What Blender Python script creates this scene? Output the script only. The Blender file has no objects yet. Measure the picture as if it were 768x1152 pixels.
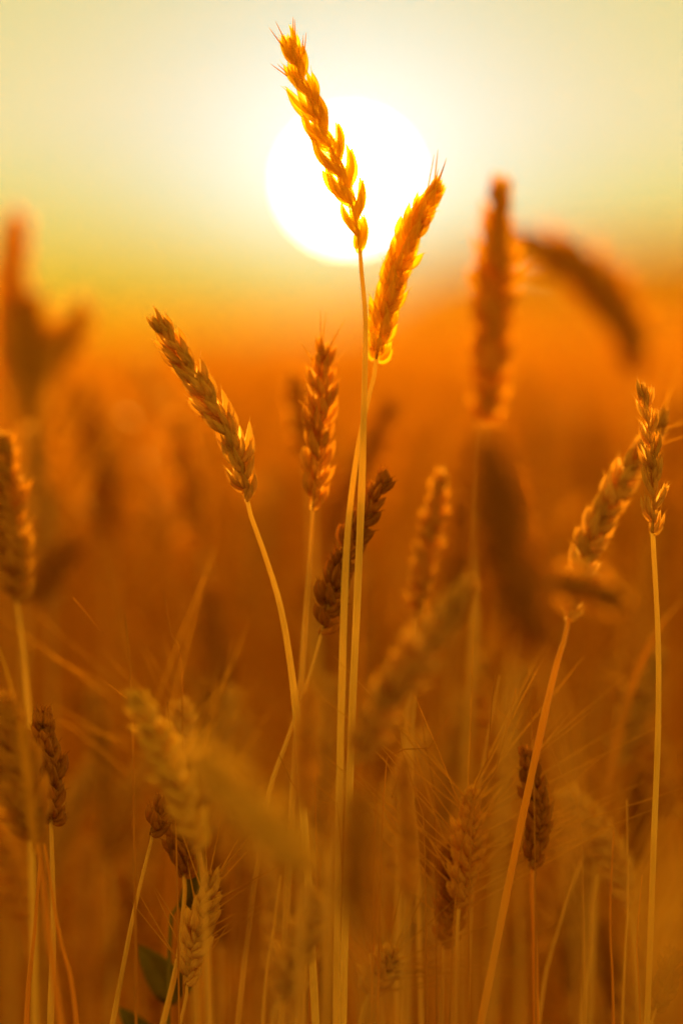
import bpy, math, random
import numpy as np
from mathutils import Vector, Matrix, Quaternion

scene = bpy.context.scene
COL = scene.collection
R = math.radians

EXPO = 1.84
# ------------------------------------------------------------------ camera
CAM_H = 0.85
LENS = 185.0
HALF = 12.0 / LENS                      # tan of half the horizontal field of view
HORIZON_PY = 372.0
PITCH = math.atan((576 - HORIZON_PY) / 384.0 * HALF)
FOCUS = 2.0

cam_d = bpy.data.cameras.new('camera')
cam = bpy.data.objects.new('camera', cam_d)
COL.objects.link(cam)
cam.location = (0, 0, CAM_H)
cam.rotation_euler = (R(90) - PITCH, 0, 0)
cam_d.sensor_fit = 'HORIZONTAL'
cam_d.sensor_width = 24
cam_d.lens = LENS
cam_d.clip_start = 0.05
cam_d.clip_end = 5000
cam_d.dof.use_dof = True
cam_d.dof.focus_distance = FOCUS
cam_d.dof.aperture_fstop = 4.6
cam_d.dof.aperture_blades = 0
scene.camera = cam
CM = Matrix.Translation(cam.location) @ cam.rotation_euler.to_matrix().to_4x4()


def at(px, py, d):
    """A point d metres in front of the camera, seen at (px, py) of the 768 x 1152 photograph."""
    k = HALF * d / 384.0
    return CM @ Vector(((px - 384) * k, (576 - py) * k, -d))


def direction(px, py):
    return (at(px, py, 1.0) - cam.location).normalized()


SUN_DIR = direction(393, 204)
VIEW = CM.to_3x3() @ Vector((0, 0, -1))

# ------------------------------------------------------------------ materials


def new_mat(name):
    m = bpy.data.materials.new(name)
    m.use_nodes = True
    m.node_tree.nodes.clear()
    return m, m.node_tree.nodes, m.node_tree.links


def wheat_mat(name, dark, light, transl=0.45, clear=0.2, tint=(1, .72, .12), gloss=0.12, rough=0.4, ribs=26.0,
              tr_gain=1.25, var=0.35, scale=90.0, stretch=1.0, blotch=.7):
    """Dry straw or husk: ribbed fibre colour, light passing through a thin skin, a little sheen."""
    m, N, L = new_mat(name)
    out = N.new('ShaderNodeOutputMaterial')
    uv = N.new('ShaderNodeTexCoord')
    mp = N.new('ShaderNodeMapping')
    mp.inputs['Scale'].default_value = (ribs, 3.0 * stretch, 1)
    L.new(uv.outputs['UV'], mp.inputs['Vector'])
    fib = N.new('ShaderNodeTexNoise')
    fib.inputs['Scale'].default_value = 1.0
    fib.inputs['Detail'].default_value = 3
    L.new(mp.outputs[0], fib.inputs['Vector'])
    blot = N.new('ShaderNodeTexNoise')
    blot.inputs['Scale'].default_value = scale
    blot.inputs['Detail'].default_value = 3
    L.new(uv.outputs['Object'], blot.inputs['Vector'])
    oi = N.new('ShaderNodeObjectInfo')
    a1 = N.new('ShaderNodeMath'); a1.operation = 'MULTIPLY_ADD'
    L.new(fib.outputs['Fac'], a1.inputs[0]); a1.inputs[1].default_value = 0.9; a1.inputs[2].default_value = -0.2
    a2 = N.new('ShaderNodeMath'); a2.operation = 'MULTIPLY_ADD'
    L.new(blot.outputs['Fac'], a2.inputs[0]); a2.inputs[1].default_value = blotch
    L.new(a1.outputs[0], a2.inputs[2])
    a3 = N.new('ShaderNodeMath'); a3.operation = 'MULTIPLY_ADD'
    L.new(oi.outputs['Random'], a3.inputs[0]); a3.inputs[1].default_value = var
    L.new(a2.outputs[0], a3.inputs[2])
    cr = N.new('ShaderNodeValToRGB')
    cr.color_ramp.elements[0].position = 0.3; cr.color_ramp.elements[0].color = (*dark, 1)
    cr.color_ramp.elements[1].position = 1.0; cr.color_ramp.elements[1].color = (*light, 1)
    L.new(a3.outputs[0], cr.inputs[0])
    bump = N.new('ShaderNodeBump')
    bump.inputs['Strength'].default_value = 0.5
    bump.inputs['Distance'].default_value = 0.0004
    L.new(fib.outputs['Fac'], bump.inputs['Height'])
    dif = N.new('ShaderNodeBsdfPrincipled')
    dif.inputs['Roughness'].default_value = rough + .15
    dif.inputs['Specular IOR Level'].default_value = 0.25
    L.new(cr.outputs[0], dif.inputs['Base Color'])
    L.new(bump.outputs[0], dif.inputs['Normal'])
    tl = N.new('ShaderNodeBsdfTranslucent')
    g = N.new('ShaderNodeMix'); g.data_type = 'RGBA'; g.blend_type = 'MULTIPLY'; g.inputs[0].default_value = 1
    L.new(cr.outputs[0], g.inputs[6]); g.inputs[7].default_value = (tr_gain, tr_gain, tr_gain, 1)
    L.new(g.outputs[2], tl.inputs['Color'])
    m1 = N.new('ShaderNodeMixShader'); m1.inputs[0].default_value = transl
    L.new(dif.outputs[0], m1.inputs[1]); L.new(tl.outputs[0], m1.inputs[2])
    sh = m1.outputs[0]
    if clear > 0:
        tp = N.new('ShaderNodeBsdfTransparent'); tp.inputs['Color'].default_value = (*tint, 1)
        m2 = N.new('ShaderNodeMixShader'); m2.inputs[0].default_value = clear
        L.new(sh, m2.inputs[1]); L.new(tp.outputs[0], m2.inputs[2])
        sh = m2.outputs[0]
    L.new(sh, out.inputs['Surface'])
    return m


M = {
    'husk': wheat_mat('husk', (.40, .21, .04), (.74, .48, .15), clear=.26),
    'husk_thin': wheat_mat('husk_thin', (.62, .42, .08), (.86, .67, .2), clear=.38, tint=(1, .93, .12), transl=.66),
    'husk_glow': wheat_mat('husk_glow', (.62, .42, .09), (.88, .68, .22), clear=.44, tint=(1, .90, .10), transl=.6),
    'husk_amber': wheat_mat('husk_amber', (.52, .30, .05), (.82, .56, .14), clear=.3, transl=.48),
    'husk_rust': wheat_mat('husk_rust', (.44, .23, .035), (.76, .47, .11), clear=.28, transl=.5),
    'husk_tan': wheat_mat('husk_tan', (.46, .25, .07), (.80, .58, .26), clear=.16),
    'husk_brown': wheat_mat('husk_brown', (.20, .07, .010), (.52, .23, .045), transl=.42, clear=.12),
    'husk_olive': wheat_mat('husk_olive', (.52, .34, .07), (.80, .60, .22), clear=.1),
    'rachis': wheat_mat('rachis', (.34, .16, .03), (.60, .36, .10), clear=0, transl=.2),
    'straw': wheat_mat('straw', (.44, .25, .06), (.74, .50, .18), clear=0, transl=.3, ribs=9, stretch=14, scale=34, var=.4, blotch=1.1),
    'straw_pale': wheat_mat('straw_pale', (.56, .36, .09), (.82, .60, .22), clear=0, transl=.3, ribs=9, stretch=14, scale=34, var=.4, blotch=1.1),
    'straw_rust': wheat_mat('straw_rust', (.44, .16, .015), (.72, .34, .05), clear=0, transl=.3, ribs=9, stretch=14, scale=34, var=.4, blotch=1.1),
    'blade': wheat_mat('blade', (.36, .17, .03), (.62, .36, .09), clear=.08, transl=.5, ribs=14, stretch=2, scale=40),
    'awn': wheat_mat('awn', (.52, .30, .05), (.80, .54, .16), clear=.1, transl=.5, ribs=2),
    'weed': wheat_mat('weed', (.12, .10, .022), (.22, .18, .045), clear=0, transl=.35, ribs=6, stretch=1, scale=60),
    'field': wheat_mat('field', (.44, .185, .014), (.86, .51, .075), clear=.08, transl=.52, ribs=4, scale=9, var=0),
    'mid_field': wheat_mat('mid_field', (.40, .175, .014), (.80, .47, .072), clear=.14, transl=.58, ribs=4, scale=6, var=0),
    'far_field': wheat_mat('far_field', (.54, .27, .02), (.92, .60, .10), clear=.18, transl=.62, ribs=4, scale=3, var=0),  # paler copy of the crop colour, with the glow near the horizon put in
}


def soil_mat():
    m, N, L = new_mat('soil')
    out = N.new('ShaderNodeOutputMaterial')
    tc = N.new('ShaderNodeTexCoord')
    n1 = N.new('ShaderNodeTexNoise'); n1.inputs['Scale'].default_value = 6; n1.inputs['Detail'].default_value = 8
    L.new(tc.outputs['Object'], n1.inputs['Vector'])
    cr = N.new('ShaderNodeValToRGB')
    cr.color_ramp.elements[0].position = .35; cr.color_ramp.elements[0].color = (.07, .035, .012, 1)
    cr.color_ramp.elements[1].position = .7; cr.color_ramp.elements[1].color = (.26, .14, .045, 1)
    L.new(n1.outputs['Fac'], cr.inputs[0])
    bp = N.new('ShaderNodeBump'); bp.inputs['Strength'].default_value = .8; bp.inputs['Distance'].default_value = .02
    L.new(n1.outputs['Fac'], bp.inputs['Height'])
    b = N.new('ShaderNodeBsdfPrincipled'); b.inputs['Roughness'].default_value = .95
    L.new(cr.outputs[0], b.inputs['Base Color']); L.new(bp.outputs[0], b.inputs['Normal'])
    L.new(b.outputs[0], out.inputs['Surface'])
    return m


M['soil'] = soil_mat()

# ------------------------------------------------------------------ mesh builder


class MB:
    def __init__(self):
        self.v, self.f, self.uv = [], [], []

    def grid(self, rows, closed=False, uvs=None):
        """rows of points joined by quads; every row has the same length."""
        b = len(self.v); n = len(rows[0]); nr = len(rows)
        for j, row in enumerate(rows):
            for i, p in enumerate(row):
                self.v.append(tuple(p))
                self.uv.append((i / max(1, n - 1) if not closed else i / n, j / max(1, nr - 1)))
        m = n if closed else n - 1
        for j in range(nr - 1):
            for i in range(m):
                i2 = (i + 1) % n
                self.f.append((b + j * n + i, b + j * n + i2, b + (j + 1) * n + i2, b + (j + 1) * n + i))

    def tube(self, pts, rad, sides=8, cap=True):
        n = len(pts); rows = []
        ref = Vector((0.31, 1, 0.17)).normalized()
        prev = None
        for k, p in enumerate(pts):
            t = (pts[min(k + 1, n - 1)] - pts[max(k - 1, 0)]).normalized()
            u = ref - t * ref.dot(t) if prev is None else prev - t * prev.dot(t)
            u.normalize(); prev = u
            w = t.cross(u)
            r = rad[k]
            rows.append([p + (u * math.cos(a) + w * math.sin(a)) * r for a in (2 * math.pi * i / sides for i in range(sides))])
        b = len(self.v)
        self.grid(rows, closed=True)
        if cap:
            self.f.append(tuple(b + i for i in range(sides))[::-1])
            e = b + (n - 1) * sides
            self.f.append(tuple(e + i for i in range(sides)))

    def add(self, mesh, mat):
        v, f, uv = mesh
        b = len(self.v)
        for p in v:
            self.v.append(tuple(mat @ Vector(p)))
        self.uv.extend(uv)
        self.f.extend(tuple(b + i for i in q) for q in f)

    def data(self):
        return self.v, self.f, self.uv

    def mesh(self, name, mat, offset=None):
        me = bpy.data.meshes.new(name)
        v = self.v if offset is None else [(p[0] - offset[0], p[1] - offset[1], p[2] - offset[2]) for p in self.v]
        me.from_pydata(v, [], self.f)
        uvl = me.uv_layers.new(name='UVMap')
        li = np.empty(len(me.loops), dtype=np.int32)
        me.loops.foreach_get('vertex_index', li)
        uvl.data.foreach_set('uv', np.array(self.uv, dtype=np.float32)[li].ravel())
        me.polygons.foreach_set('use_smooth', [True] * len(me.polygons))
        me.materials.append(mat)
        me.update()
        return me

    def build(self, name, mat, parent=None, offset=None):
        o = bpy.data.objects.new(name, self.mesh(name, mat, offset))
        COL.objects.link(o)
        if parent is not None:
            o.parent = parent
        return o


def tag(o, label=None, cat=None, group=None, kind=None):
    for k, v in (('label', label), ('category', cat), ('group', group), ('kind', kind)):
        if v:
            o[k] = v
    return o


def curve(pts, n):
    """Catmull-Rom through pts, n samples evenly spaced by length."""
    P = [pts[0] * 2 - pts[1]] + list(pts) + [pts[-1] * 2 - pts[-2]]
    dense = []
    for k in range(1, len(P) - 2):
        a, b, c, d = P[k - 1], P[k], P[k + 1], P[k + 2]
        for s in range(24):
            t = s / 24
            dense.append(0.5 * ((2 * b) + (c - a) * t + (2 * a - 5 * b + 4 * c - d) * t * t + (3 * b - a - 3 * c + d) * t ** 3))
    dense.append(P[-2].copy())
    acc = [0.0]
    for k in range(1, len(dense)):
        acc.append(acc[-1] + (dense[k] - dense[k - 1]).length)
    out, k = [], 0
    for i in range(n):
        s = acc[-1] * i / (n - 1)
        while k < len(acc) - 2 and acc[k + 1] < s:
            k += 1
        u = (s - acc[k]) / max(1e-9, acc[k + 1] - acc[k])
        out.append(dense[k].lerp(dense[k + 1], min(1, u)))
    return out

# ------------------------------------------------------------------ wheat: floret, spikelet, ear


def floret(mb, X, L, w, dp, awn, rng, nu=11, nv=9, bulge=0.07, acute=1.0):
    """A boat-shaped husk with a keel, veins and a beak; local z along it, x outwards. Nearly closed at its inner side."""
    rows = []
    tm = .55 / (.55 + acute)
    norm = 1.0 / ((tm + .04) ** .55 * (1 - tm) ** acute)
    bend = rng.uniform(-.05, .05)
    hook = rng.uniform(-.02, .07)
    wave = rng.uniform(0, 6)
    for j in range(nv + 1):
        t = j / nv
        r = max((t + .04) ** .55 * (1 - t) ** acute * norm, 0.03)
        row = []
        for i in range(nu):
            a = R(-150 + 300 * i / (nu - 1))
            keel = 0.30 * math.exp(-(a / .28) ** 2)
            vein = 1 + .07 * math.cos(a * 6 + wave) * min(1, t * 5)
            x = dp * r * vein * (math.cos(a) + keel) + bulge * L * math.sin(math.pi * t) - hook * L * t ** 3
            y = w * r * vein * math.sin(a) + bend * L * t * t
            row.append(X @ Vector((x, y, t * L)))
        rows.append(row)
    mb.grid(rows)
    tip = Vector((dp * .03 - hook * L * .9, bend * L, L * .96))
    if nu > 8:
        for _ in range(5):                  # short stiff hairs on the keel and margins
            t = rng.uniform(.25, .9)
            r = (t + .04) ** .55 * (1 - t) ** acute * norm
            a = rng.choice((0, 1.4, -1.4, 2.2, -2.2)) + rng.uniform(-.3, .3)
            p = Vector((dp * r * math.cos(a) + bulge * L * math.sin(math.pi * t) - hook * L * t ** 3, w * r * math.sin(a) + bend * L * t * t, t * L))
            q = p + Vector((math.cos(a) * .5, math.sin(a) * .5, 1)).normalized() * rng.uniform(.0012, .0028)
            mb.tube([X @ p, X @ p.lerp(q, .5), X @ q], [.00008, .00007, .00003], 3, cap=False)
    if awn > 0:
        dr = Vector((rng.uniform(-.05, .35), rng.uniform(-.2, .2), 1)).normalized()
        cv = Vector((rng.uniform(-.3, .3), rng.uniform(-.3, .3), 0)) * awn
        pts = [X @ (tip + dr * awn * s + cv * s * s) for s in (0, .5, 1)]
        mb.tube(pts, [w * .12, w * .07, .00005], 4, cap=False)


def make_spikelet(seed, L=.0125, w=.0021, dp=.0022, fan=13, awn=.003, low=False, acute=1.0, mess=6, inner=.8):
    rng = random.Random(seed)
    mb = MB()
    nu, nv = (6, 5) if low else (11, 9)

    def put(y, z, x, ax, az, ay, ln, ww, aw):
        X = (Matrix.Translation((x - w * .75, y, z)) @ Matrix.Rotation(R(ax + rng.uniform(-mess, mess)), 4, 'X')
             @ Matrix.Rotation(R(ay + rng.uniform(-mess, mess)), 4, 'Y') @ Matrix.Rotation(R(az + rng.uniform(-9, 9)), 4, 'Z'))
        floret(mb, X, ln, ww, dp * ww / w, aw, rng, nu, nv, acute=acute * rng.uniform(.85, 1.15))
    for s in (-1, 1):
        put(s * w * .8, -L * .02, 0, -s * fan * 1.3, s * 65, rng.uniform(0, 8), L * rng.uniform(.66, .80), w * .92, awn * rng.uniform(.3, .9))
        if rng.random() > .06:
            put(s * w * .6, L * .12, w * .3, -s * fan, s * 36, rng.uniform(-2, 6), L * rng.uniform(.86, 1.04), w, awn * rng.uniform(.5, 1.4))
    for s in (-1, 1):
        if rng.random() < inner:
            put(s * w * .7, L * .08, -w * .5, -s * fan * .8, s * 100, -8, L * rng.uniform(.6, .78), w * .8, awn * rng.uniform(.2, .8))
    put(0, L * .26, w * .45, rng.uniform(-5, 5), rng.choice((0, 25, -25)), 2, L * rng.uniform(.74, .9), w * .9, awn * rng.uniform(.3, 1.3))
    if rng.random() < .5:
        put(0, L * .4, w * .1, rng.uniform(-6, 6), 0, -4, L * rng.uniform(.6, .72), w * .7, awn * rng.uniform(.3, 1))
    return mb.data()


STYLES = {
    #          spikelet size          tilt from the axis
    'slender': dict(L=.0180, w=.0019, dp=.0019, fan=12, awn=.0036, th=18, n=15, acute=.85, mess=5),
    'dense': dict(L=.0130, w=.0020, dp=.0021, fan=15, awn=.0026, th=25, n=24, acute=.9, mess=8),
    'open': dict(L=.0165, w=.0019, dp=.0018, fan=12, awn=.0035, th=20, n=18, acute=.8, mess=8),
    'plump': dict(L=.0128, w=.0021, dp=.0022, fan=17, awn=.0026, th=33, n=16, acute=.72, mess=9),
    'sparse': dict(L=.0140, w=.0013, dp=.0012, fan=11, awn=.0030, th=14, n=13, acute=.9, mess=6),
    'blurred': dict(L=.0130, w=.0023, dp=.0024, fan=14, awn=.0020, th=26, n=18, acute=.8, mess=6),
}
_cache = {}


def spikelet_data(style, k, low):
    key = (style, k, low)
    if key not in _cache:
        s = STYLES[style]
        _cache[key] = make_spikelet(17 * k + len(style), s['L'], s['w'], s['dp'], s['fan'], s['awn'], low, s['acute'], s['mess'], .8 if style == 'slender' else .8)
    return _cache[key]


_mesh_cache = {}


def spikelet_mesh(style, k, mat):
    key = (style, k, mat)
    if key not in _mesh_cache:
        mb = MB(); mb.add(spikelet_data(style, k, False), Matrix.Identity(4))
        _mesh_cache[key] = mb.mesh('spikelet', M[mat])
    return _mesh_cache[key]


def ear_frames(path, style, n, roll, rng, size=1.0, th=None, taper=True):
    """Where each spikelet of an ear sits: matrices, and the tip directions for the awns."""
    S = STYLES[style]
    th0 = S['th'] if th is None else th
    out = []
    for i in range(n):
        t = (i + .25) / n
        x = t * (len(path) - 1); k = min(int(x), len(path) - 2)
        p = path[k].lerp(path[k + 1], x - k)
        T = (path[min(k + 2, len(path) - 1)] - path[max(k - 1, 0)]).normalized()
        lat = T.cross(VIEW).normalized()
        lat = Quaternion(T, R(roll + rng.uniform(-20, 20))) @ lat
        side = lat if i % 2 else -lat
        sz = size * rng.uniform(.9, 1.08)
        if taper:
            sz *= 1 - .42 * max(0, (t - .55) / .45) ** 1.5
            sz *= .82 + .18 * min(1, t / .2)
        a = R(th0 * (1 - .45 * max(0, (t - .6) / .4)) + rng.uniform(-6, 7))
        Z = (T * math.cos(a) + side * math.sin(a)).normalized()
        Xv = (side * math.cos(a) - T * math.sin(a)).normalized()
        Y = Z.cross(Xv)
        m = Matrix(((Xv.x, Y.x, Z.x), (Xv.y, Y.y, Z.y), (Xv.z, Y.z, Z.z))).to_4x4()
        m = m @ Matrix.Rotation(R(rng.uniform(-22, 22)), 4, 'Z')
        out.append(Matrix.Translation(p + side * .0004 - T * .002) @ m @ Matrix.Diagonal((sz, sz, sz, 1)))
    # the end spikelet, straight up the axis
    T = (path[-1] - path[-3]).normalized()
    lat = T.cross(VIEW).normalized()
    Y = T.cross(lat)
    m = Matrix(((lat.x, Y.x, T.x), (lat.y, Y.y, T.y), (lat.z, Y.z, T.z))).to_4x4() @ Matrix.Rotation(R(roll + 90), 4, 'Z')
    sz = size * .62
    out.append(Matrix.Translation(path[-1] - T * S['L'] * sz * .95) @ m @ Matrix.Diagonal((sz, sz, sz, 1)))
    return out


def rachis(path, r=.0006):
    mb = MB()
    n = len(path)
    mb.tube(path, [r * (1 - .5 * k / n) * (1.25 if k % 2 else .9) for k in range(n)], 6)
    return mb


def awn_tuft(frames, L, length, rng, lean=0.0, share=1.0):
    mb = MB()
    for m in frames:
        for s in (-1, 1):
            if rng.random() > share:
                continue
            p = m @ Vector((.0012, s * .003, L * .95))
            z = (m.to_3x3() @ Vector((.12 + rng.uniform(-.1, .25) + lean, s * rng.uniform(.05, .35), 1))).normalized()
            q = (m.to_3x3() @ Vector((rng.uniform(-.3, .5), rng.uniform(-.4, .4), 0)))
            ln = length * rng.uniform(.65, 1.1)
            pts = [p + z * ln * s_ + q * .22 * ln * s_ * s_ * .5 for s_ in (0, .25, .5, .75, 1)]
            mb.tube(pts, [.00036, .00032, .00027, .00020, .00007], 3, cap=False)
    return mb


def blade(mb, pts, width, rng, twist=120, fold=.35, n=22):
    """A dry leaf blade: a folded, twisting ribbon with two faces a hair apart."""
    path = curve(pts, n)
    rows = []
    for k, p in enumerate(path):
        t = k / (n - 1)
        T = (path[min(k + 1, n - 1)] - path[max(k - 1, 0)]).normalized()
        u = T.cross(VIEW).normalized()
        u = Quaternion(T, R(twist * (t - .2))) @ u
        nn = T.cross(u)
        w = width * min(1, .5 + t * 3) * (1 - t ** 2.2) + .0002
        up = [p + u * w * s + nn * (abs(s) * fold * w) for s in (-1, -.5, 0, .5, 1)]
        dn = [q - nn * .00018 for q in up[::-1]]
        rows.append(up + dn)
    mb.grid(rows, closed=True)


STALKS = []
_seed = [11]


def stalk(label, ear, d, stem, style='dense', mat='husk', smat='straw', detail=False, n=None, roll=0.0, size=1.0, th=None,
          sr=.0013, neck=.55, awns=0, lean=0.0, leaf=None, tip=0, group='wheat stalks standing in the field', seed=None, share=1.0, d2=None, foot=None):
    """One wheat plant: stem rooted in the soil, ear (> spikelets where the photo shows them), awns, leaf."""
    _seed[0] += 7
    rng = random.Random(seed or _seed[0])
    d2 = d if d2 is None else d2
    E = [at(q[0], q[1], q[2] if len(q) > 2 else d) for q in ear]
    S = [at(q[0], q[1], d + (d2 - d) * (k + 1) / len(stem)) for k, q in enumerate(stem)]
    last = S[-1]
    prev = S[-2] if len(S) > 1 else E[0]
    D = last - prev
    hx = max(-.35, min(.35, D.x / max(.02, -D.z))) * .45
    if foot is None:
        foot = (last.x + hx * last.z, last.y + rng.uniform(-.02, .05), 0)
    F = Vector(foot)
    seg = max(.03, (last - prev).length)
    ext = [last + D.normalized() * seg * .8]
    k0 = ext[0]
    ext += [k0.lerp(F, q) + Vector((hx * k0.z * .7 * q * (1 - q), 0, 0)) for q in (.15, .32, .55, .78)]
    root = bpy.data.objects.new('wheat_stalk', None)
    COL.objects.link(root)
    root.location = F
    root.empty_display_size = .05
    tag(root, label, 'wheat', group)
    # stem with two swollen joints and a narrowing neck
    sp = curve([E[0]] + S + ext + [F + Vector((0, 0, -.02))], 130)
    rad = []
    for k in range(130):
        t = k / 129
        r = sr * (neck + (1 - neck) * min(1, t / .10)) * (1 + .15 * t) * (1 + .025 * math.sin(k * 1.1))
        for jn in (.5, .78):
            r *= 1 + .5 * math.exp(-((t - jn) / .009) ** 2)
        rad.append(r)
    mb = MB(); mb.tube(sp, rad, 10 if detail else 7)
    st = mb.build('stem', M[smat], root, F)
    # ear
    path = curve(E, 40)
    n = n or STYLES[style]['n']
    fr = ear_frames(path, style, n, roll, rng, size, th)
    if detail:
        eo = rachis(path).build('ear', M['rachis'], root, F)
        off = Matrix.Translation(-F)
        for i, m in enumerate(fr):
            o = bpy.data.objects.new('spikelet', spikelet_mesh(style, rng.randrange(6), mat))
            COL.objects.link(o)
            o.parent = eo
            o.matrix_basis = off @ m
    else:
        mb = rachis(path)
        for m in fr:
            mb.add(spikelet_data(style, rng.randrange(4), True), m)
        mb.build('ear', M[mat], root, F)
    if awns:
        awn_tuft(fr, STYLES[style]['L'], awns, rng, lean, share).build('awn_tuft', M['awn'], root, F)
    if tip:
        awn_tuft(fr[-5:], STYLES[style]['L'] * .8, tip, rng, 0, .55).build('awn_tuft', M['awn'], root, F)
    if leaf:
        mb = MB()
        pts = [at(q[0], q[1], q[2] if len(q) > 2 else d) for q in leaf[0]]
        blade(mb, pts, leaf[1], rng, *(leaf[2:]))
        mb.build('leaf', M['blade'], root, F)
    STALKS.append(root)
    return root


# ---- the sharp stalks
stalk('slender golden wheat ear standing tallest, crossing the white disc of the sun',
      [(405, 282), (397, 235), (378, 180), (355, 128), (336, 80), (326, 42)], 2.0,
      [(406, 300), (411, 360), (410, 430), (407, 540), (401, 690), (396, 800), (391, 960)], 'slender', 'husk_thin', 'straw_pale', True,
      n=15, roll=10, sr=.00135, size=.92, tip=.009)
stalk('dense bristly golden ear leaning right beside the lower right edge of the sun',
      [(423, 404), (431, 360), (447, 300), (468, 250), (494, 206)], 2.03,
      [(422, 418), (414, 450), (402, 508), (390, 613), (384, 789), (381, 960)], 'dense', 'husk_glow', 'straw_pale', True,
      n=24, roll=50, sr=.00135, size=.92, tip=.013)
stalk('pale tan ear leaning left on a long curved bare stem, crisp against the orange field',
      [(278, 562), (262, 500), (234, 450), (203, 400), (174, 358)], 1.99,
      [(282, 580), (298, 625), (317, 690), (332, 790), (340, 900)], 'open', 'husk_tan', 'straw_pale', True, n=21, roll=25, sr=.0014, size=.84, th=23)
stalk('upright brown ear with opened glumes, just left of the two crossing stems',
      [(352, 572), (357, 510), (362, 450), (365, 388)], 2.06,
      [(351, 590), (346, 660), (341, 735), (333, 850)], 'open', 'husk', 'straw', True, n=16, roll=35, th=26, sr=.0013, tip=.014, size=.85)
stalk('dark plump brown ear passing behind the pair of crossing pale stems',
      [(362, 712), (376, 660), (398, 600), (436, 532)], 2.04,
      [(357, 730), (345, 770), (325, 828), (303, 890), (292, 960)], 'plump', 'husk_brown', 'straw', True, n=18, roll=40, sr=.001, size=.8)
stalk('thin sparse pale ear with split glumes on a long thin straight stem',
      [(734, 600), (735, 560), (733, 505), (721, 432)], 1.99,
      [(735, 620), (740, 720), (740, 820), (735, 950), (731, 1060)], 'sparse', 'husk_tan', 'straw_pale', True, n=12, roll=20, th=19, sr=.0011, neck=.8, size=.82)
stalk('thick rust orange straw rising diagonally to a soft brown ear that leans right',
      [(639, 696), (655, 630), (692, 550), (748, 470)], 2.09,
      [(634, 720), (621, 767), (583, 941), (541, 1150)], 'dense', 'husk_tan', 'straw_rust', True, n=24, roll=30, tip=.02, sr=.0014, neck=.6,
      d2=1.98, size=.95)
stalk('short dark ear with a blunt ragged top beside the soft orange ear',
      [(57, 925), (56, 885), (50, 845), (46, 803)], 2.02, [(58, 945), (60, 1040), (57, 1150)], 'plump', 'husk_brown', 'straw', True,
      n=15, roll=60, th=38, size=.85)
stalk('small reddish ear on a narrow stem, crossed by the thick rust orange straw',
      [(599, 975), (603, 930), (600, 890), (592, 843)], 2.05, [(598, 1005), (601, 1060), (603, 1150)], 'plump', 'husk_brown', 'straw_rust', True,
      n=16, roll=30, th=26, size=.72)
stalk('ripe little ear of pale beaded grains beside the dark green weed leaf',
      [(211, 1105), (216, 1070), (226, 1030), (240, 985)], 2.02, [(209, 1125), (202, 1155), (195, 1200)], 'plump', 'husk_tan', 'straw', True,
      n=15, roll=10, th=26, size=.8, awns=.03, share=.5, sr=.001)
stalk('broken stub of an ear, only two dark husks left on top of a thin straw',
      [(172, 938), (178, 920), (183, 905)], 2.0, [(168, 955), (150, 1030), (127, 1150)], 'plump', 'husk_brown', 'straw', True,
      n=4, roll=30, th=30, size=.7, sr=.001)
stalk('ear with a dark shrivelled top on a stout straw in front of the weed leaf',
      [(207, 985), (205, 965), (200, 938)], 2.03, [(208, 1000), (201, 1075), (184, 1150)], 'plump', 'husk_brown', 'straw', True,
      n=6, roll=45, th=30, size=.8, sr=.0013)
stalk('little dark ear leaning at the right edge near the bottom',
      [(738, 1135), (748, 1105), (757, 1070)], 2.0, [(733, 1150), (720, 1190)], 'plump', 'husk_brown', 'straw', True,
      n=8, roll=45, th=28, size=.7, sr=.0009)

# ---- ears a little behind the sharp ones
stalk('narrow brown ear softly blurred, just right of the pair of crossing stems',
      [(468, 694), (476, 640), (488, 585), (498, 532)], 2.2, [(466, 715), (458, 800), (452, 950)], 'dense', 'husk', 'straw', n=18, roll=30, size=.85)
stalk('tall soft orange ear with glowing round highlights along both sides',
      [(545, 482), (551, 400), (557, 310), (562, 206)], 2.38, [(542, 520), (536, 640), (528, 790), (520, 950)], 'plump', 'husk_amber', 'straw', n=28, roll=40, size=1.35, th=32)
stalk('dark drooping ear arching over to the left, blurred against the yellow horizon',
      [(716, 425), (706, 375), (672, 322), (625, 288), (583, 270)], 2.9, [(722, 470), (730, 560), (735, 700)], 'dense', 'husk_rust', 'straw', n=24, roll=40, size=2.1)
stalk('brown ear with bright grains cut by the left edge, on a pale stem',
      [(19, 676), (14, 620), (8, 560), (3, 490)], 2.16, [(22, 700), (28, 750), (34, 830), (36, 950)], 'plump', 'husk', 'straw_pale', n=20, roll=40, size=1.1)
stalk('tall upright ear, topmost of the blurred cluster at the upper left',
      [(4, 430), (6, 360), (12, 300), (19, 245)], 2.9, [(2, 500), (0, 620)], 'dense', 'husk_amber', 'straw', n=22, roll=30, size=1.5)
stalk('blurred ear leaning right, low in the blurred cluster at the upper left',
      [(22, 480), (45, 430), (70, 390), (93, 352)], 2.9, [(8, 520), (-10, 640)], 'dense', 'husk_amber', 'straw', n=22, roll=40, size=1.7)
stalk('broad blurred ear in the middle of the cluster at the upper left',
      [(26, 500), (30, 450), (34, 400), (36, 345)], 2.9, [(24, 540), (20, 660)], 'dense', 'husk_amber', 'straw', n=22, roll=60, size=1.9)
stalk('dim orange blurred ear behind and left of the pale leaning ear',
      [(228, 615), (220, 570), (208, 520), (196, 470)], 2.65, [(232, 650), (240, 760)], 'dense', 'husk_rust', 'straw', n=20, roll=30, size=1.1)
stalk('small blurred ear peeping out behind the upright brown ear with opened glumes',
      [(346, 520), (341, 490), (336, 455), (329, 420)], 2.45, [(350, 560), (354, 680)], 'dense', 'husk_rust', 'straw', n=16, roll=30, size=.9)
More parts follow.
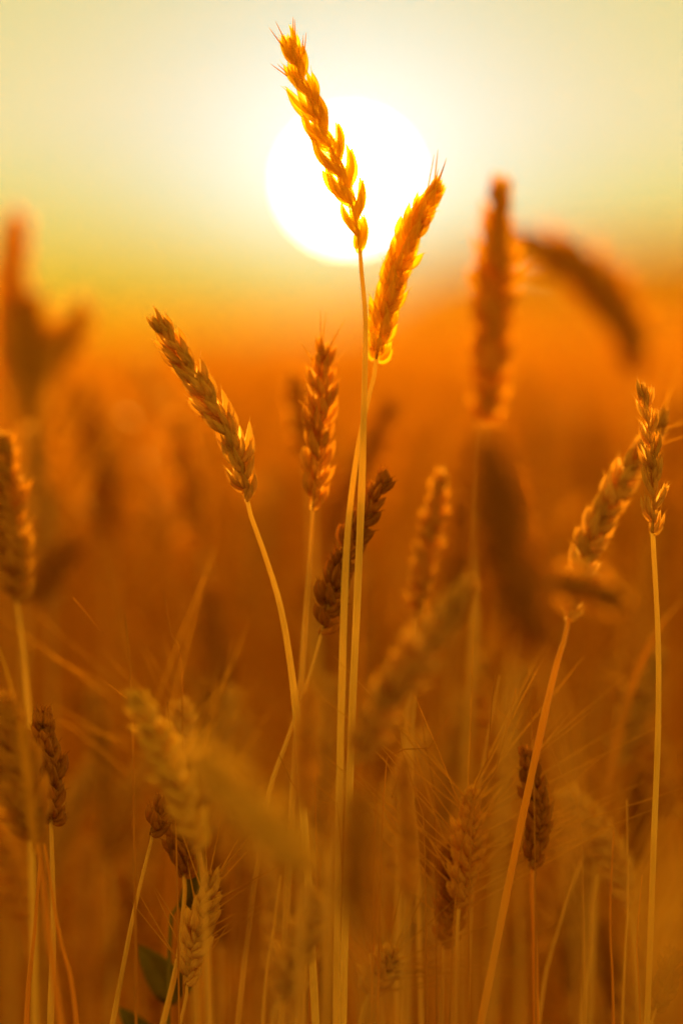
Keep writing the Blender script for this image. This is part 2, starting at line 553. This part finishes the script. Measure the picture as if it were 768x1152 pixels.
stalk('smudged dark ear in the depth left of the middle, below the dim orange one',
      [(240, 810), (243, 770), (240, 720), (236, 665)], 2.6, [(242, 850), (246, 1000)], 'dense', 'husk_brown', 'straw', n=18, roll=30, size=1.2)
stalk('dark blurred clump of an ear at mid height near the left edge',
      [(38, 680), (50, 655), (66, 630), (84, 612)], 2.5, [(30, 720), (22, 860)], 'plump', 'husk_brown', 'straw', n=12, roll=30, size=1.0)
stalk('soft brown ear with fine awns fanning up right, near the bottom middle',
      [(516, 1020), (522, 975), (527, 930), (529, 890)], 2.05, [(514, 1050), (512, 1150)], 'plump', 'husk', 'straw', n=15, roll=30, size=.8,
      awns=.085, lean=.2)
stalk('dark narrow ear among awns, left of the soft awned ear at bottom middle',
      [(500, 1065), (505, 1030), (506, 990), (504, 950)], 2.06, [(499, 1090), (497, 1170)], 'plump', 'husk_brown', 'straw', n=15, roll=10, size=.7,
      awns=.07, lean=.1, share=.5)
stalk('pale soft ear leaning left with fine awns, right of the small reddish ear',
      [(706, 1020), (692, 975), (668, 930), (637, 890)], 2.2, [(712, 1045), (722, 1150)], 'plump', 'husk_tan', 'straw', n=18, roll=20, size=.9,
      awns=.055, share=.6)
stalk('blurred pale ear hanging in the bend of the dry leaf at the right',
      [(690, 860), (706, 820), (722, 780), (738, 735)], 2.28, [(684, 890), (668, 1000), (660, 1150)], 'plump', 'husk_tan', 'straw', n=15, roll=20, size=.95,
      leaf=([(678, 930, 2.2), (690, 850, 2.2), (715, 760, 2.2), (742, 705, 2.2), (770, 672, 2.22)], .0022, 40, .3))
stalk('small awned ear mostly hidden behind the pale olive ear in front',
      [(206, 850), (205, 825), (203, 790)], 2.15, [(208, 880), (214, 1000)], 'plump', 'husk_tan', 'straw', n=9, roll=30, size=.75, awns=.04, share=.5)
stalk('awned ear low in the bottom middle, its fine pale awns slanting right',
      [(415, 1120), (428, 1092), (446, 1076)], 2.06, [(408, 1140), (400, 1180)], 'plump', 'husk_tan', 'straw', n=12, roll=30, size=.8, awns=.05, lean=.2)

# ---- blurred ears in front of the sharp ones
stalk('soft tan ear stretched out to the right, across the foot of the leaning ear',
      [(610, 652), (640, 655), (672, 665), (703, 680)], 1.66, [(596, 650), (580, 690), (572, 800), (560, 1000)], 'plump', 'husk', 'straw', n=14, roll=30, size=.75)
stalk('big soft orange ear in front at the left edge',
      [(42, 948), (30, 905), (14, 850), (2, 790)], 1.88, [(45, 965), (56, 1060), (68, 1150)], 'plump', 'husk', 'straw_rust', n=20, roll=30, size=1.2,
      leaf=([(40, 960, 1.8), (28, 850, 1.85), (14, 780, 1.9), (-6, 712, 1.95)], .0016, 60))
stalk('pale olive ear leaning left with long awns fanned above it, blurred in front',
      [(222, 955), (205, 900), (178, 838), (149, 780)], 1.84, [(228, 985), (236, 1150)], 'plump', 'husk_olive', 'straw', n=18, roll=30, size=.85,
      awns=.06, share=.35)
stalk('wide olive brown smear of an ear lying diagonally below the middle of the picture',
      [(352, 985), (310, 940), (262, 890), (214, 845)], 1.53, [(375, 1010), (400, 1070), (420, 1170)], 'plump', 'husk_olive', 'straw', n=18, roll=30, size=.95)
stalk('dark soft upright ear below the plump brown ear, left of the crossing stems',
      [(342, 910), (343, 870), (345, 820), (346, 775)], 1.74, [(341, 950), (338, 1060)], 'dense', 'husk', 'straw', n=16, roll=30, size=.62)
stalk('heavy dark blurred ear at bottom middle on a reddish slanting stem',
      [(402, 1052), (400, 1000), (402, 950), (407, 890)], 1.58, [(410, 1072), (425, 1110), (445, 1160)], 'plump', 'husk', 'straw_rust', n=18, roll=30, size=.75)
stalk('blurred brown ear slanting right above the middle awns, in front of the narrow brown ear',
      [(398, 855), (435, 790), (485, 715), (530, 655)], 1.76, [(385, 880), (372, 960), (368, 1100)], 'plump', 'husk_tan', 'straw', n=20, roll=30, size=.95)
stalk('crooked dark blurred ear right of the middle, in front of everything there',
      [(608, 735), (590, 680), (570, 620), (548, 500)], 1.47, [(620, 770), (634, 850), (648, 1000)], 'plump', 'husk_brown', 'straw', n=24, roll=40, size=1.2)
stalk('dim upright blurred ear between the narrow brown ear and the crooked dark one',
      [(512, 700), (518, 650), (522, 600), (524, 560)], 2.5, [(508, 740), (500, 900)], 'dense', 'husk_brown', 'straw', n=16, roll=30, size=1.0)
stalk('vague dark upright ear at the bottom right of the heavy dark one',
      [(456, 1010), (457, 960), (456, 900), (454, 850)], 1.76, [(456, 1040), (455, 1150)], 'dense', 'husk', 'straw', n=16, roll=10, size=.6)
stalk('blurred reddish ear near the bottom, right of the ripe drooped little ear',
      [(268, 1075), (272, 1040), (276, 1000), (282, 965)], 1.5, [(265, 1100), (262, 1170)], 'dense', 'husk_brown', 'straw_rust', n=14, roll=30, size=.5)
stalk('blurred tan ear lying low at the bottom, left of the heavy dark one',
      [(315, 1125), (330, 1085), (345, 1045), (354, 1005)], 1.84, [(308, 1145), (300, 1200)], 'plump', 'husk_tan', 'straw', n=16, roll=30, size=.8)
stalk('soft tan ear filling the bottom right corner in front',
      [(742, 1165), (745, 1100), (752, 1030), (772, 945)], 1.22, [(740, 1190), (738, 1260)], 'dense', 'husk_olive', 'straw', n=18, roll=30, size=.7)
stalk('blurred straw coloured ear low at the bottom, left of the vague corner ear',
      [(520, 1190), (515, 1140), (512, 1100), (505, 1050)], 1.3, [(522, 1220), (524, 1290)], 'dense', 'husk', 'straw', n=16, roll=30, size=.5)

# ---- slim stalks that melt into the blur behind
rl_ = random.Random(41)
for k in range(42):
    d = rl_.choice((rl_.uniform(2.25, 2.5), rl_.uniform(2.3, 2.8)))
    px = 15 + 740 * ((k * 0.618 + .3) % 1) + rl_.uniform(-14, 14)
    py = rl_.uniform(735, 1040)
    ln = rl_.uniform(.06, .085) / (HALF * d / 384)
    lean = rl_.uniform(-.5, .5)
    side_ = rl_.choice((-1, 1))
    stalk('half blurred straw coloured ear crowded among the stems in the lower half',
          [(px, py + ln), (px + lean * ln * .35, py + ln * .5), (px + lean * ln, py)], d,
          [(px - lean * 22, py + ln + 80), (px - lean * 26, py + ln + 200)], rl_.choice(('plump', 'dense', 'open')),
          rl_.choice(('husk_brown', 'husk', 'husk_tan', 'husk_tan')), rl_.choice(('straw', 'straw_rust')),
          n=18, roll=rl_.uniform(0, 60), size=.9, group='half blurred ears crowding the lower half', awns=rl_.choice((0, .05, .07)) if px > 260 else 0, share=.6,
          leaf=([(px - lean * 24, py + ln + 150, d), (px + side_ * 18, py + ln + 60, d), (px + side_ * 50, py + ln + 35, d + .01), (px + side_ * 78, py + ln + 85, d + .02)], .0032, 160, .45) if k % 3 == 0 else None)
rs_ = random.Random(77)
for k in range(26):
    d = rs_.uniform(2.5, 4.2)
    px = 20 + 740 * ((k * 0.618) % 1) + rs_.uniform(-12, 12)
    py = rs_.uniform(400, 760)
    ln = rs_.uniform(.07, .10) / (HALF * d / 384)
    lean = rs_.uniform(-.45, .45)
    stalk('slim wheat stalk dissolved in the orange blur behind the sharper ears',
          [(px, py + ln), (px + lean * ln * .4, py + ln * .5), (px + lean * ln, py)], d,
          [(px - lean * 25, py + ln + 90), (px - lean * 30, py + ln + 220)], 'dense', rs_.choice(('husk_brown', 'husk', 'husk_tan')), 'straw',
          n=16, roll=rs_.uniform(0, 60), size=1.1, group='slim stalks lost in the blur behind', awns=rs_.choice((0, 0, .06)))

# ---- bare straws and dry blades between the ears
def straw(pts, d, r, mat, label, group, d2=None):
    P = [at(x, y, d + ((d2 or d) - d) * k / (len(pts) - 1)) for k, (x, y) in enumerate(pts)]
    D = P[-1] - P[-2]
    F = Vector((P[-1].x + D.x / max(.02, -D.z) * P[-1].z * .4, P[-1].y + .01, 0))
    mb = MB()
    path = curve(P + [P[-1].lerp(F, q) for q in (.25, .5, .75, 1)], 70)
    mb.tube(path, [r * (.35 + .65 * min(1, k / 10)) for k in range(70)], 8)
    o = mb.build('bare_straw', M[mat], None, F)
    o.location = F
    tag(o, label, 'straw', group)


def dry_blade(pts, d, w, label, group):
    P = [at(x, y, d) for x, y in pts]
    D = P[0] - P[1]
    F = Vector((P[0].x + D.x * .5, P[0].y, 0))
    mb = MB()
    blade(mb, [F, F.lerp(P[0], .5)] + P, w, random.Random(len(pts) + int(pts[0][0])), 70, .4, 46)
    o = mb.build('dry_blade', M['blade'], None, F)
    o.location = F
    tag(o, label, 'grass blade', group)


SL, SG = 'thin bare straw without an ear standing between the awned ears low down', 'bare straws between the ears'
for k, (pts, d, r, mat) in enumerate([
        ([(316, 985), (306, 1060), (296, 1150)], 2.06, .0011, 'straw'), ([(352, 960), (345, 1060), (340, 1150)], 2.12, .0010, 'straw'),
        ([(655, 965), (630, 1040), (606, 1150)], 2.1, .0009, 'straw'), ([(672, 985), (662, 1080), (655, 1150)], 2.12, .0011, 'straw'),
        ([(468, 760), (462, 880), (470, 1010)], 2.1, .0010, 'straw'), ([(545, 570), (535, 720), (522, 900)], 2.3, .0013, 'straw'),
        ([(690, 935), (686, 1040), (690, 1150)], 2.05, .0006, 'straw_rust'), ([(705, 900), (706, 1020), (700, 1150)], 2.06, .0006, 'straw'),
        ([(722, 985), (716, 1070), (720, 1150)], 2.02, .0005, 'straw_rust'), ([(45, 965), (38, 1060), (30, 1150)], 1.97, .0014, 'straw_rust'),
        ([(50, 950), (66, 1050), (86, 1150)], 1.94, .0012, 'straw_rust'), ([(430, 880), (426, 1000), (432, 1150)], 2.3, .0012, 'straw'),
        ([(562, 760), (540, 880), (530, 1010)], 2.08, .0006, 'straw'), ([(110, 760), (118, 900), (112, 1050)], 2.6, .0013, 'straw'),
        ([(232, 700), (236, 860), (228, 1040)], 2.6, .0013, 'straw_pale'), ([(405, 640), (404, 760), (400, 900)], 2.35, .0014, 'straw_rust')]):
    straw(pts, d, r, mat, SL, SG)
BL, BG = 'narrow dry grass blade with a pointed tip rising among the fine awns', 'dry blades among the awns'
for pts, d, w in [
        ([(528, 985), (545, 880), (556, 760)], 2.02, .0009), ([(510, 1040), (560, 860), (580, 775)], 2.03, .0007),
        ([(478, 985), (458, 880), (446, 800)], 2.03, .0008), ([(430, 915), (470, 860), (508, 802)], 2.02, .0010),
        ([(490, 960), (482, 870), (472, 790)], 2.05, .0009), ([(345, 970), (322, 880), (312, 845)], 2.03, .0006),
        ([(355, 930), (340, 860), (330, 800)], 2.04, .0006), ([(420, 960), (440, 900), (455, 855)], 2.03, .0006),
        ([(385, 975), (350, 910), (338, 880)], 2.02, .0006), ([(655, 1000), (640, 900), (616, 830)], 2.06, .0006),
        ([(600, 870), (580, 830), (560, 800)], 2.04, .0006), ([(148, 790), (120, 720), (82, 672)], 1.95, .0009),
        ([(205, 810), (196, 740), (184, 664)], 2.05, .0008), ([(196, 880), (160, 800), (122, 770)], 2.0, .0006)]:
    dry_blade(pts, d, w, BL, BG)

# ---- a broad-leaved weed between the stems


def weed():
    F = at(172, 1230, 2.05); F.z = 0
    root = bpy.data.objects.new('weed_plant', None); COL.objects.link(root); root.location = F
    tag(root, 'dark green broad-leaved weed growing low between the wheat stems', 'weed')
    top = at(190, 1090, 2.08)
    pts = curve([F, F.lerp(top, .5) + Vector((.004, 0, 0)), top, at(214, 1000, 2.09)], 30)
    mb = MB(); mb.tube(pts, [.0014 * (1 - .5 * k / 30) for k in range(30)], 8)
    mb.build('stem', M['weed'], root, F)
    for (a, b, wid) in (((205, 1122, 2.14), (156, 1064, 2.12), .0075), ((214, 1030, 2.09), (220, 962, 2.07), .0045), ((172, 1172, 2.13), (134, 1134, 2.12), .005)):
        A, B = at(*a), at(*b)
        ax = B - A; side = ax.normalized().cross(VIEW).normalized(); nrm = ax.normalized().cross(side)
        rows = []
        for j in range(15):
            t = j / 14
            w = wid * max(.02, math.sin(math.pi * (.06 + .94 * t) ** .85) ** .6)
            c = A + ax * t + nrm * (.006 * math.sin(math.pi * t))
            up = [c + side * w * s + nrm * (abs(s) * .35 * w + .0006 * math.sin(t * 17 + s)) for s in (-1, -.6, -.25, 0, .25, .6, 1)]
            rows.append(up + [q - nrm * .0003 for q in up[::-1]])
        mb = MB(); mb.grid(rows, closed=True)
        mb.build('leaf', M['weed'], root, F)


weed()

# ------------------------------------------------------------------ ground and the mass of the field


def hill(x):
    q = np.clip((x + 1.8) / 6.0, 0, 1); q = q * q * (3 - 2 * q)
    return .08 + 2.2 * q + .035 * np.clip(x - 4, 0, 30) + .06 * np.sin(x * .9) + .25 * np.clip((-x - 12) / 15, 0, 1)


def ground_z(x, y):
    t = np.clip((y - 25) / 120.0, 0, 1); t = t * t * (3 - 2 * t)
    return t * hill(x)


def build_ground():
    ys = np.concatenate([np.linspace(-60, 0, 5), np.linspace(1, 25, 13), np.linspace(30, 150, 41), np.array([160, 174])])
    xs = np.concatenate([np.array([-170, -120, -90, -70]), np.linspace(-60, 60, 61), np.array([70, 90, 120, 170])])
    X, Y = np.meshgrid(xs, ys)
    Xc = np.clip(X, -29, 29)
    Z = ground_z(Xc, np.minimum(Y, 150))
    v = np.stack([X, Y, Z], -1).reshape(-1, 3)
    nx = len(xs)
    f = [(j * nx + i, j * nx + i + 1, (j + 1) * nx + i + 1, (j + 1) * nx + i) for j in range(len(ys) - 1) for i in range(nx - 1)]
    me = bpy.data.meshes.new('ground'); me.from_pydata(v.tolist(), [], f)
    me.polygons.foreach_set('use_smooth', [True] * len(f))
    me.materials.append(M['soil'])
    o = bpy.data.objects.new('ground', me); COL.objects.link(o)
    o['kind'] = 'structure'


build_ground()


def triangulated(mb):
    v = np.array(mb.v, dtype=np.float32)
    tri = []
    for q in mb.f:
        for k in range(1, len(q) - 1):
            tri.append((q[0], q[k], q[k + 1]))
    return v, np.array(tri, dtype=np.int32), np.array(mb.uv, dtype=np.float32)


def simple_stalk(seed, h=.78, fine=True, n=14, fat=1.0):
    """A whole small stalk for the mass of the field: stem, leaf, ear of separate husks."""
    rng = random.Random(seed)
    mb = MB()
    lean = Vector((rng.uniform(-.09, .09), rng.uniform(-.09, .09), 0))
    top = Vector((lean.x, lean.y, h))
    pts = curve([Vector((0, 0, 0)), Vector((lean.x * .3, lean.y * .3, h * .5)), top], 5)
    mb.tube(pts, [.0016 * fat, .0015 * fat, .0014 * fat, .0012 * fat, .0009 * fat], 3, cap=False)
    dr = Vector((lean.x * 3 + rng.uniform(-.5, .5), lean.y * 3 + rng.uniform(-.5, .5), 1)).normalized()
    droop = Vector((rng.uniform(-1, 1), rng.uniform(-1, 1), -.3)) * rng.choice((0, .2, .7))
    el = rng.uniform(.07, .10)
    ear = curve([top, top + dr * el * .5 + droop * el * .1, top + dr * el + droop * el * .5], 12)
    for i in range(n):
        x = (i + .2) / n * 10.5; k = int(x)
        T = (ear[k + 1] - ear[k]).normalized()
        a = Quaternion(T, math.pi * i + rng.uniform(-.4, .4)) @ T.orthogonal().normalized()
        z = (T + a * .5).normalized(); y = z.cross(a).normalized(); xx = y.cross(z)
        p = ear[k]; L = .015 * (1 - .3 * i / n); w = .0042 * fat
        b = len(mb.v)
        for q in (p, p + z * L * .4 + xx * w * .7, p + z * L * .4 + y * w, p + z * L * .4 - y * w, p + z * L):
            mb.v.append(tuple(q)); mb.uv.append((rng.random(), 0.5))
        mb.f += [(b, b + 1, b + 2), (b, b + 3, b + 1), (b + 4, b + 2, b + 1), (b + 4, b + 1, b + 3), (b, b + 2, b + 3), (b + 4, b + 3, b + 2)]
    if rng.random() < .5:
        z0 = rng.uniform(.35, .6) * h
        an = rng.uniform(0, 6.28); o = Vector((math.cos(an), math.sin(an), 0)); s = Vector((-o.y, o.x, 0))
        b0 = Vector((lean.x * .4, lean.y * .4, z0))
        rows = [[b0 + o * .14 * t + Vector((0, 0, .16 * t - .22 * t * t)) + s * .004 * (1 - t) * q for q in (-1, 1)] for t in (0, .3, .6, 1)]
        mb.grid(rows)
    return triangulated(mb)


def scatter(name, templates, P, rot, scl, label, mat):
    """Many copies of the templates joined into ONE mesh."""
    rs = np.random.RandomState(5)
    which = rs.randint(0, len(templates), len(P))
    V, T, U = [], [], []
    base = 0
    for ti, (v, tri, uv) in enumerate(templates):
        idx = np.nonzero(which == ti)[0]
        if not len(idx):
            continue
        c, s = np.cos(rot[idx])[:, None], np.sin(rot[idx])[:, None]
        sc = scl[idx][:, None]
        x = (v[None, :, 0] * c - v[None, :, 1] * s) + P[idx, 0][:, None]
        y = (v[None, :, 0] * s + v[None, :, 1] * c) + P[idx, 1][:, None]
        z = v[None, :, 2] * sc + P[idx, 2][:, None]
        V.append(np.stack([x, y, z], -1).reshape(-1, 3))
        off = base + np.arange(len(idx))[:, None, None] * len(v)
        T.append((tri[None] + off).reshape(-1, 3))
        uo = uv[None] + rs.rand(len(idx), 1, 2) * 40
        U.append(uo.reshape(-1, 2))
        base += len(idx) * len(v)
    V = np.concatenate(V).astype(np.float32); T = np.concatenate(T).astype(np.int32); U = np.concatenate(U).astype(np.float32)
    me = bpy.data.meshes.new(name)
    me.vertices.add(len(V)); me.vertices.foreach_set('co', V.ravel())
    me.loops.add(T.size); me.loops.foreach_set('vertex_index', T.ravel())
    me.polygons.add(len(T)); me.polygons.foreach_set('loop_start', np.arange(0, T.size, 3, dtype=np.int32))
    me.update(calc_edges=True)
    uvl = me.uv_layers.new(name='UVMap'); uvl.data.foreach_set('uv', U[T.ravel()].ravel())
    me.materials.append(mat)
    me.validate()
    o = bpy.data.objects.new(name, me); COL.objects.link(o)
    tag(o, label, 'wheat field', None, 'stuff')
    return o


def wedge(y0, y1, density, seed):
    rs = np.random.RandomState(seed)
    n = int(((.12 * (y1 ** 2 - y0 ** 2)) + 1.8 * (y1 - y0)) * density)
    out = []
    while len(out) < n:
        y = rs.uniform(y0, y1, n); hw = .12 * y + .9
        x = rs.uniform(-1, 1, n) * (.12 * y1 + .9)
        ok = np.abs(x) < hw
        out += list(zip(x[ok], y[ok]))
    p = np.array(out[:n])
    return p, rs


def build_field():
    tn = [simple_stalk(s, h=.70) for s in range(10)]
    p, rs = wedge(2.75, 5.0, 380, 1)
    pl, _ = wedge(2.4, 6.0, 260, 8)
    p2, _ = wedge(5.0, 13.0, 190, 2)
    p3, _ = wedge(13.0, 30.0, 40, 3)
    p4, _ = wedge(30.0, 80.0, 6, 4)
    for parts, mat, name, label in (((p, pl), 'field', 'wheat_crop', 'blurred mass of ripe wheat close behind the sharper ears'),
                                    ((p2,), 'mid_field', 'middle_wheat_crop', 'blurred ripe wheat filling the middle of the field')):
        P = np.concatenate(parts)
        P = np.column_stack([P, np.zeros(len(P))])
        scl = rs.normal(.95, .07, len(P)).clip(.68, 1.05)
        if len(parts) > 1:
            scl[-len(pl):] = rs.uniform(.5, .8, len(pl))
        scatter(name, tn, P, rs.uniform(0, 6.28, len(P)), scl, label, M[mat])
    # the crop round and before the camera, all of it lower than the view
    rn = np.random.RandomState(21)
    n = 2600
    Q = np.column_stack([rn.uniform(-1.7, 1.7, n), rn.uniform(-1.4, 2.45, n), np.zeros(n)])
    Q = Q[(np.hypot(Q[:, 0], Q[:, 1]) > .35)]
    cap = (.78 - .145 * np.clip(Q[:, 1], 0, 3)) / .82
    cap[Q[:, 1] < 0] = .98
    scatter('low_wheat_crop', tn, Q, rn.uniform(0, 6.28, len(Q)), np.minimum(rn.uniform(.75, 1.0, len(Q)), 1) * cap,
            'lower wheat standing close round the nearest stalks', M['field'])
    tf = [simple_stalk(s + 50, h=.70, n=10, fat=3.0) for s in range(8)]
    P = np.concatenate([p3, p4])
    P = np.column_stack([P, ground_z(P[:, 0], P[:, 1]) + .02])
    scl = rs.normal(.98, .08, len(P)).clip(.7, 1.15)
    scatter('far_wheat_crop', tf, P, rs.uniform(0, 6.28, len(P)), scl,
            'far wheat melting into the orange haze below the horizon', M['far_field'])


build_field()


def build_canopy():
    """The closed top of the far crop, ruffled by rows of ears, following the rise of the ground."""
    rs = np.random.RandomState(9)
    ys = np.concatenate([np.linspace(11, 30, 90), np.linspace(30.4, 165, 220), np.linspace(166, 172, 4)])
    u = np.linspace(-1, 1, 220)
    Y, Uu = np.meshgrid(ys, u, indexing='ij')
    X = Uu * (.2 * Y + 4)
    h = .60 + .12 * rs.rand(*X.shape) ** 1.5 + .05 * np.sin(X * 1.3 + np.sin(Y * .7)) * np.sin(Y * .9)
    h = h * np.clip((Y - 9) / 6, .55, 1)
    Z = ground_z(np.clip(X, -29, 29), np.minimum(Y, 150)) + h
    v = np.stack([X, Y, Z], -1).reshape(-1, 3)
    nx = len(u)
    f = [(j * nx + i, j * nx + i + 1, (j + 1) * nx + i + 1, (j + 1) * nx + i) for j in range(len(ys) - 1) for i in range(nx - 1)]
    mb = MB(); mb.v = v.tolist(); mb.f = f; mb.uv = [(p[0], p[1]) for p in mb.v]
    o = mb.build('distant_wheat', M['far_field'])
    tag(o, 'distant wheat covering the rising ground up to the horizon', 'wheat field', None, 'stuff')


build_canopy()

# ------------------------------------------------------------------ evening haze
def build_haze():
    x0, x1, y0, y1, z0, z1 = -175, 175, -70, 178, -1.1, 9
    mb = MB()
    mb.v = [(x, y, z) for z in (z0, z1) for y in (y0, y1) for x in (x0, x1)]
    mb.uv = [(0, 0)] * 8
    mb.f = [(0, 2, 3, 1), (4, 5, 7, 6), (0, 1, 5, 4), (1, 3, 7, 5), (3, 2, 6, 7), (2, 0, 4, 6)]
    m, N, L = new_mat('haze')
    out = N.new('ShaderNodeOutputMaterial')
    pv = N.new('ShaderNodeVolumePrincipled')
    pv.inputs['Color'].default_value = (.98, .66, .10, 1)
    pv.inputs['Density'].default_value = HAZE
    pv.inputs['Anisotropy'].default_value = .6
    L.new(pv.outputs[0], out.inputs['Volume'])
    o = mb.build('haze', m)
    o.data.polygons.foreach_set('use_smooth', [False] * 6)
    tag(o, 'golden evening haze hanging over the field', None, None, 'stuff')


HAZE = .00022
build_haze()

# ------------------------------------------------------------------ sky and sun
world = bpy.data.worlds.new('World')
scene.world = world
world.use_nodes = True
N, L = world.node_tree.nodes, world.node_tree.links
N.clear()
out = N.new('ShaderNodeOutputWorld')
bg = N.new('ShaderNodeBackground'); bg.inputs['Strength'].default_value = 0.1
L.new(bg.outputs[0], out.inputs['Surface'])
tc = N.new('ShaderNodeTexCoord')
sep = N.new('ShaderNodeSeparateXYZ'); L.new(tc.outputs['Generated'], sep.inputs[0])


def math_node(op, a=None, b=None, c=None, clamp=False):
    n = N.new('ShaderNodeMath'); n.operation = op; n.use_clamp = clamp
    for k, x in enumerate((a, b, c)):
        if x is None:
            continue
        if isinstance(x, (int, float)):
            n.inputs[k].default_value = x
        else:
            L.new(x, n.inputs[k])
    return n.outputs[0]


def mix_node(kind, fac, a, b):
    n = N.new('ShaderNodeMix'); n.data_type = 'RGBA'; n.blend_type = kind; n.clamp_result = False
    for k, x in ((0, fac), (6, a), (7, b)):
        if isinstance(x, (int, float)):
            n.inputs[k].default_value = x
        elif isinstance(x, tuple):
            n.inputs[k].default_value = (*x, 1)
        else:
            L.new(x, n.inputs[k])
    return n.outputs[2]


dist = N.new('ShaderNodeVectorMath'); dist.operation = 'DISTANCE'
L.new(tc.outputs['Generated'], dist.inputs[0]); dist.inputs[1].default_value = SUN_DIR
ang = dist.outputs['Value']
# elevation in degrees (small angles), mapped 0..90 by a square root so the low sky gets most of the ramp
el = math_node('MAXIMUM', sep.outputs['Z'], 0.0)
fac = math_node('POWER', el, 0.5)
ramp = N.new('ShaderNodeValToRGB')
ramp.color_ramp.interpolation = 'EASE'
K = 2 ** -EXPO
stops = [(0.0, (.20, .14, .0)), (0.45, (.30, .30, .003)), (0.9, (.34, .43, .03)), (1.4, (.34, .54, .13)), (2.2, (.38, .60, .32)), (4.4, (.48, .61, .27))]
stops = [(a, tuple(q * K * .94 for q in c)) for a, c in stops]
stops += [(8.0, (.60, .39, .05)), (16, (.56, .295, .013)), (40, (.37, .185, .004)), (90, (.20, .09, .001))]
e = ramp.color_ramp.elements
for k, (deg, c) in enumerate(stops):
    pos = math.sqrt(math.sin(R(deg)))
    el_ = e[k] if k < 2 else e.new(pos)
    el_.position = pos; el_.color = (*c, 1)
L.new(fac, ramp.inputs[0])
# dimmer away from the sun
back = math_node('MULTIPLY_ADD', sep.outputs['Y'], .22, .78)
base = mix_node('MULTIPLY', 1.0, ramp.outputs[0], (1, 1, 1))
sc_ = N.new('ShaderNodeVectorMath'); sc_.operation = 'SCALE'
L.new(base, sc_.inputs[0]); L.new(back, sc_.inputs['Scale'])
# aureole: cream light round the sun


def gauss(sig):
    q = math_node('DIVIDE', ang, sig)
    q2 = math_node('MULTIPLY', q, q)
    return math_node('POWER', 2.71828, math_node('MULTIPLY', q2, -1.0))


def scaled(val, c):
    n = N.new('ShaderNodeVectorMath'); n.operation = 'SCALE'
    n.inputs[0].default_value = c; L.new(val, n.inputs['Scale'])
    return n.outputs[0]


def vadd(a, b):
    n = N.new('ShaderNodeVectorMath'); n.operation = 'ADD'
    L.new(a, n.inputs[0]); L.new(b, n.inputs[1])
    return n.outputs[0]


low = N.new('ShaderNodeMapRange'); low.interpolation_type = 'SMOOTHSTEP'
L.new(sep.outputs['Z'], low.inputs['Value']); low.inputs['From Min'].default_value = .006; low.inputs['From Max'].default_value = .026
lowf = low.outputs[0]
s = vadd(sc_.outputs[0], scaled(math_node('MULTIPLY', gauss(.052), lowf), (.02 * K, .06 * K, .36 * K)))
s = vadd(s, scaled(math_node('MULTIPLY', gauss(.030), lowf), (.06 * K, .11 * K, .25 * K)))
SUN_R = R(.385)
disc = math_node('SUBTRACT', 1.0, math_node('SMOOTHSTEP' if False else 'GREATER_THAN', ang, SUN_R))
s = vadd(s, scaled(gauss(.020), (.16 * K, .20 * K, .22 * K)))
s = vadd(s, scaled(gauss(.034), (.10 * K, .16 * K, .03 * K)))
s = vadd(s, scaled(disc, (6.5, 6, 4.4)))
ten = N.new('ShaderNodeVectorMath'); ten.operation = 'SCALE'; ten.inputs['Scale'].default_value = 10.0
L.new(s, ten.inputs[0])
sky = N.new('ShaderNodeTexSky'); sky.sky_type = 'NISHITA'; sky.sun_disc = False
sun_el = math.asin(SUN_DIR.z); sun_az = math.atan2(SUN_DIR.x, SUN_DIR.y)
sky.sun_elevation = sun_el; sky.sun_rotation = sun_az
sky.air_density = 2.0; sky.dust_density = 6.0
tint = N.new('ShaderNodeVectorMath'); tint.operation = 'MULTIPLY'
L.new(sky.outputs[0], tint.inputs[0]); tint.inputs[1].default_value = (.02, .012, .004)
tot = vadd(ten.outputs[0], tint.outputs[0])
L.new(tot, bg.inputs['Color'])

sl = bpy.data.lights.new('sun', 'SUN')
sl.energy = 5.0
sl.angle = R(.8)
sl.color = (1.0, .52, .05)
so = bpy.data.objects.new('sun', sl); COL.objects.link(so)
so.rotation_euler = (-SUN_DIR).to_track_quat('-Z', 'Y').to_euler()
so.location = (0, 30, 10)

# ------------------------------------------------------------------ render settings
vs = scene.view_settings
vs.view_transform = 'Standard'
vs.look = 'None'
vs.exposure = EXPO
vs.gamma = 1.0
cy = scene.cycles
cy.max_bounces = 10
cy.diffuse_bounces = 5
cy.transmission_bounces = 6
cy.transparent_max_bounces = 24
cy.sample_clamp_indirect = 6
cy.use_denoising = True
cy.volume_bounces = 1
